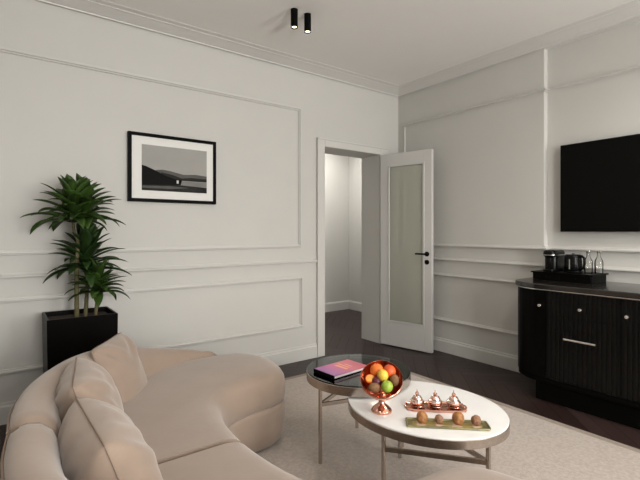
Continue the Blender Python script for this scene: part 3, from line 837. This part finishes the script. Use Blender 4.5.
# ------------------------------------------------------------ potted dracaena
pl = thing('potted_dracaena', 'tall dracaena with three leafy crowns in a square black planter', 'plant', (.448, 3.315, 0))
W2, D2, PH = .203, .172, .722
bm = BM(); o_ = [(-W2, -D2), (W2, -D2), (W2, D2), (-W2, D2)]
O = [Vector(p) for p in o_]; O = ccw(O)
slab(bm, O, [(.012, 0), (.010, .004), (.0, PH-.004), (.002, PH), (.014, PH), (.016, PH-.05)]); obj('planter', bm, M['blk_gloss'], pl, bevel=0)
bm = BM(); slab(bm, offset_poly(O, .0165), [(0, PH-.048), (0, PH-.035), (.02, PH-.028)]); obj('soil', bm, M['soil'], pl)
def trunk(pts, r0, r1):
    bm = BM(); P = catmull([Vector(p) for p in pts], 8); n = len(P)
    rad = [(r0 + (r1-r0)*i/(n-1)) * (1 + .07*(i % 2)) for i in range(n)]
    tube(bm, P, rad, 12); return bm
M['bark'] = mat('green_brown_bark', (.105, .090, .040), .8, noise=.35, nscale=25, bump=.6, bscale=40)
obj('stem', trunk([(-.02, -.02, PH-.04), (-.022, -.02, .95), (-.018, -.02, 1.12), (-.012, -.02, 1.22)], .014, .012), M['bark'], pl, smooth=True)
obj('stem', trunk([(-.012, -.02, 1.20), (-.035, -.02, 1.27), (-.045, -.02, 1.34)], .011, .008), M['bark'], pl, smooth=True)
obj('stem', trunk([(-.012, -.02, 1.20), (.010, -.01, 1.27), (.022, -.01, 1.34)], .011, .008), M['bark'], pl, smooth=True)
obj('stem', trunk([(.035, .01, PH-.04), (.045, .01, .88), (.050, .01, 1.03)], .013, .010), M['bark'], pl, smooth=True)
obj('stem', trunk([(.085, -.05, PH-.04), (.095, -.05, .79), (.100, -.05, .86)], .011, .009), M['bark'], pl, smooth=True)
def crown(cx, cy, cz, n, length, width, seed, hgt, m):
    rnd = random.Random(seed); bm = BM()
    for k in range(n):
        f = k/(n-1)                        # 0 low/outer, 1 top/inner
        az = k*2.39996 + rnd.uniform(-.25, .25)
        el = math.radians(6 + 72*f**1.1 + rnd.uniform(-9, 9))
        Lf = length*(1.0 - .30*f)*rnd.uniform(.84, 1.10); wd = width*rnd.uniform(.85, 1.15)
        droop = (1.0 - .7*f)*rnd.uniform(.7, 1.35)
        base = Vector((cx, cy, cz - hgt/2 + hgt*f))
        da = Vector((math.cos(az), math.sin(az), 0)); side = Vector((-da.y, da.x, 0))
        p = base.copy(); e = el; K = 10; rows = []; tw = rnd.uniform(-.35, .35)
        for i in range(K+1):
            t = i/K
            w = wd*(.32 + 1.5*t)*(1-t)**.62*.95 if t < 1 else 0
            w = min(w, wd*.5) if t < .5 else wd*.5*(1-((t-.5)/.5)**2.2)
            w = max(w if i else wd*.22, .0006)
            dirv = da*math.cos(e) + Vector((0, 0, math.sin(e))); up = -da*math.sin(e) + Vector((0, 0, math.cos(e)))
            sv = side*math.cos(tw*t) + up*math.sin(tw*t); uv = up*math.cos(tw*t) - side*math.sin(tw*t)
            rows.append([p - sv*w + uv*w*.35, p.copy() - uv*.0, p + sv*w + uv*w*.35])
            p = p + dirv*Lf/K; e -= droop/K*(.5 + 1.3*t)
        # keep leaves on the room side of the wall
        R = []
        for r in rows:
            R.append([bm.verts.new((min(max(q.x, -.6), .6), min(q.y, .215 - .01*rnd.random()), q.z)) for q in r])
        for a, b in zip(R, R[1:]):
            bm.faces.new((a[0], a[1], b[1], b[0])); bm.faces.new((a[1], a[2], b[2], b[1]))
    o = obj('foliage', bm, m, pl, smooth=True, ang=180)
    s = o.modifiers.new('thickness', 'SOLIDIFY'); s.thickness = .0012
    return o
crown(-.045, -.02, 1.40, 42, .29, .072, 2, .15, M['leaf'])
crown(.025, -.01, 1.41, 34, .27, .070, 12, .13, M['leaf'])
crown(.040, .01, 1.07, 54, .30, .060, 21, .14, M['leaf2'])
crown(.100, -.05, .90, 50, .22, .056, 33, .10, M['leaf'])

# ------------------------------------------------------------ light
w = bpy.data.worlds.new('daylight'); scene.world = w; w.use_nodes = True
w.node_tree.nodes['Background'].inputs[0].default_value = (1, .97, .92, 1)
w.node_tree.nodes['Background'].inputs[1].default_value = 1.0
def area(name, loc, rot, sx, sy, e, col=(1, .985, .955)):
    ld = bpy.data.lights.new(name, 'AREA'); ld.shape = 'RECTANGLE'; ld.size = sx; ld.size_y = sy; ld.energy = e; ld.color = col
    o = bpy.data.objects.new(name, ld); COL.objects.link(o); o.location = loc; o.rotation_euler = rot; return o
for (a, b), e in zip(WINS, (120, 90)):
    area('window_daylight', ((a+b)/2, YS-.16, 1.80), (PI/2, 0, 0), b-a-.05, 1.45, e)
# added upward fill lamps outside the windows, brightening the ceiling
for (a, b), e in zip(WINS, (50, 50)):
    area('ceiling_fill', ((a+b)/2, YS-.45, .62), (PI/2+.75, 0, 0), b-a-.05, .9, e)

# further ceiling spots over the seating area and along the television wall
for x, y, e in ((1.8, .55, 34), (-.4, 2.5, 8), (-.2, .6, 24), (2.9, .45, 56), (3.0, -1.2, 28), (1.2, -1.2, 28)):
    ld = bpy.data.lights.new('ceiling_spot_lamp', 'SPOT'); ld.energy = e; ld.spot_size = math.radians(160); ld.spot_blend = 1; ld.color = (1, .955, .90); ld.shadow_soft_size = .09
    lo = bpy.data.objects.new('ceiling_spot_lamp', ld); COL.objects.link(lo); lo.location = (x, y, ZC-.14)
# unseen ceiling lamp, added to brighten the hall
hl = thing('added_hall_lamp', 'unseen round fill lamp added on the ceiling of the hall behind the doorway', 'light', (3.75, 4.7, 2.75))
bm = BM(); lathe(bm, [(.20, -.001), (.20, -.03), (.19, -.035)], 32); obj('lamp_body', bm, M['trim'], hl, smooth=True)
bm = BM(); lathe(bm, [(.18, -.0355), (.18, -.042), (.15, -.046)], 32); obj('diffuser', bm, emit('hall_fill_diffuser', (1, .95, .88), 3), hl)
area('hall_fill', (3.75, 4.7, 2.69), (0, 0, 0), .8, .8, 32, (1, .97, .93))

# ------------------------------------------------------------ camera
cd = bpy.data.cameras.new('camera'); cam = bpy.data.objects.new('camera', cd); COL.objects.link(cam)
cd.sensor_width = 36; cd.lens = 434*36/640; cd.shift_y = -8.5/640; cd.clip_start = .05
cam.location = (0, 0, 1.27); cam.rotation_euler = (PI/2, 0, -math.atan2(.5970, .8022))
scene.camera = cam
vs = scene.view_settings
vs.view_transform = 'Standard'; vs.look = 'None'; vs.gamma = 1; vs.exposure = .05; vs.use_curve_mapping = False
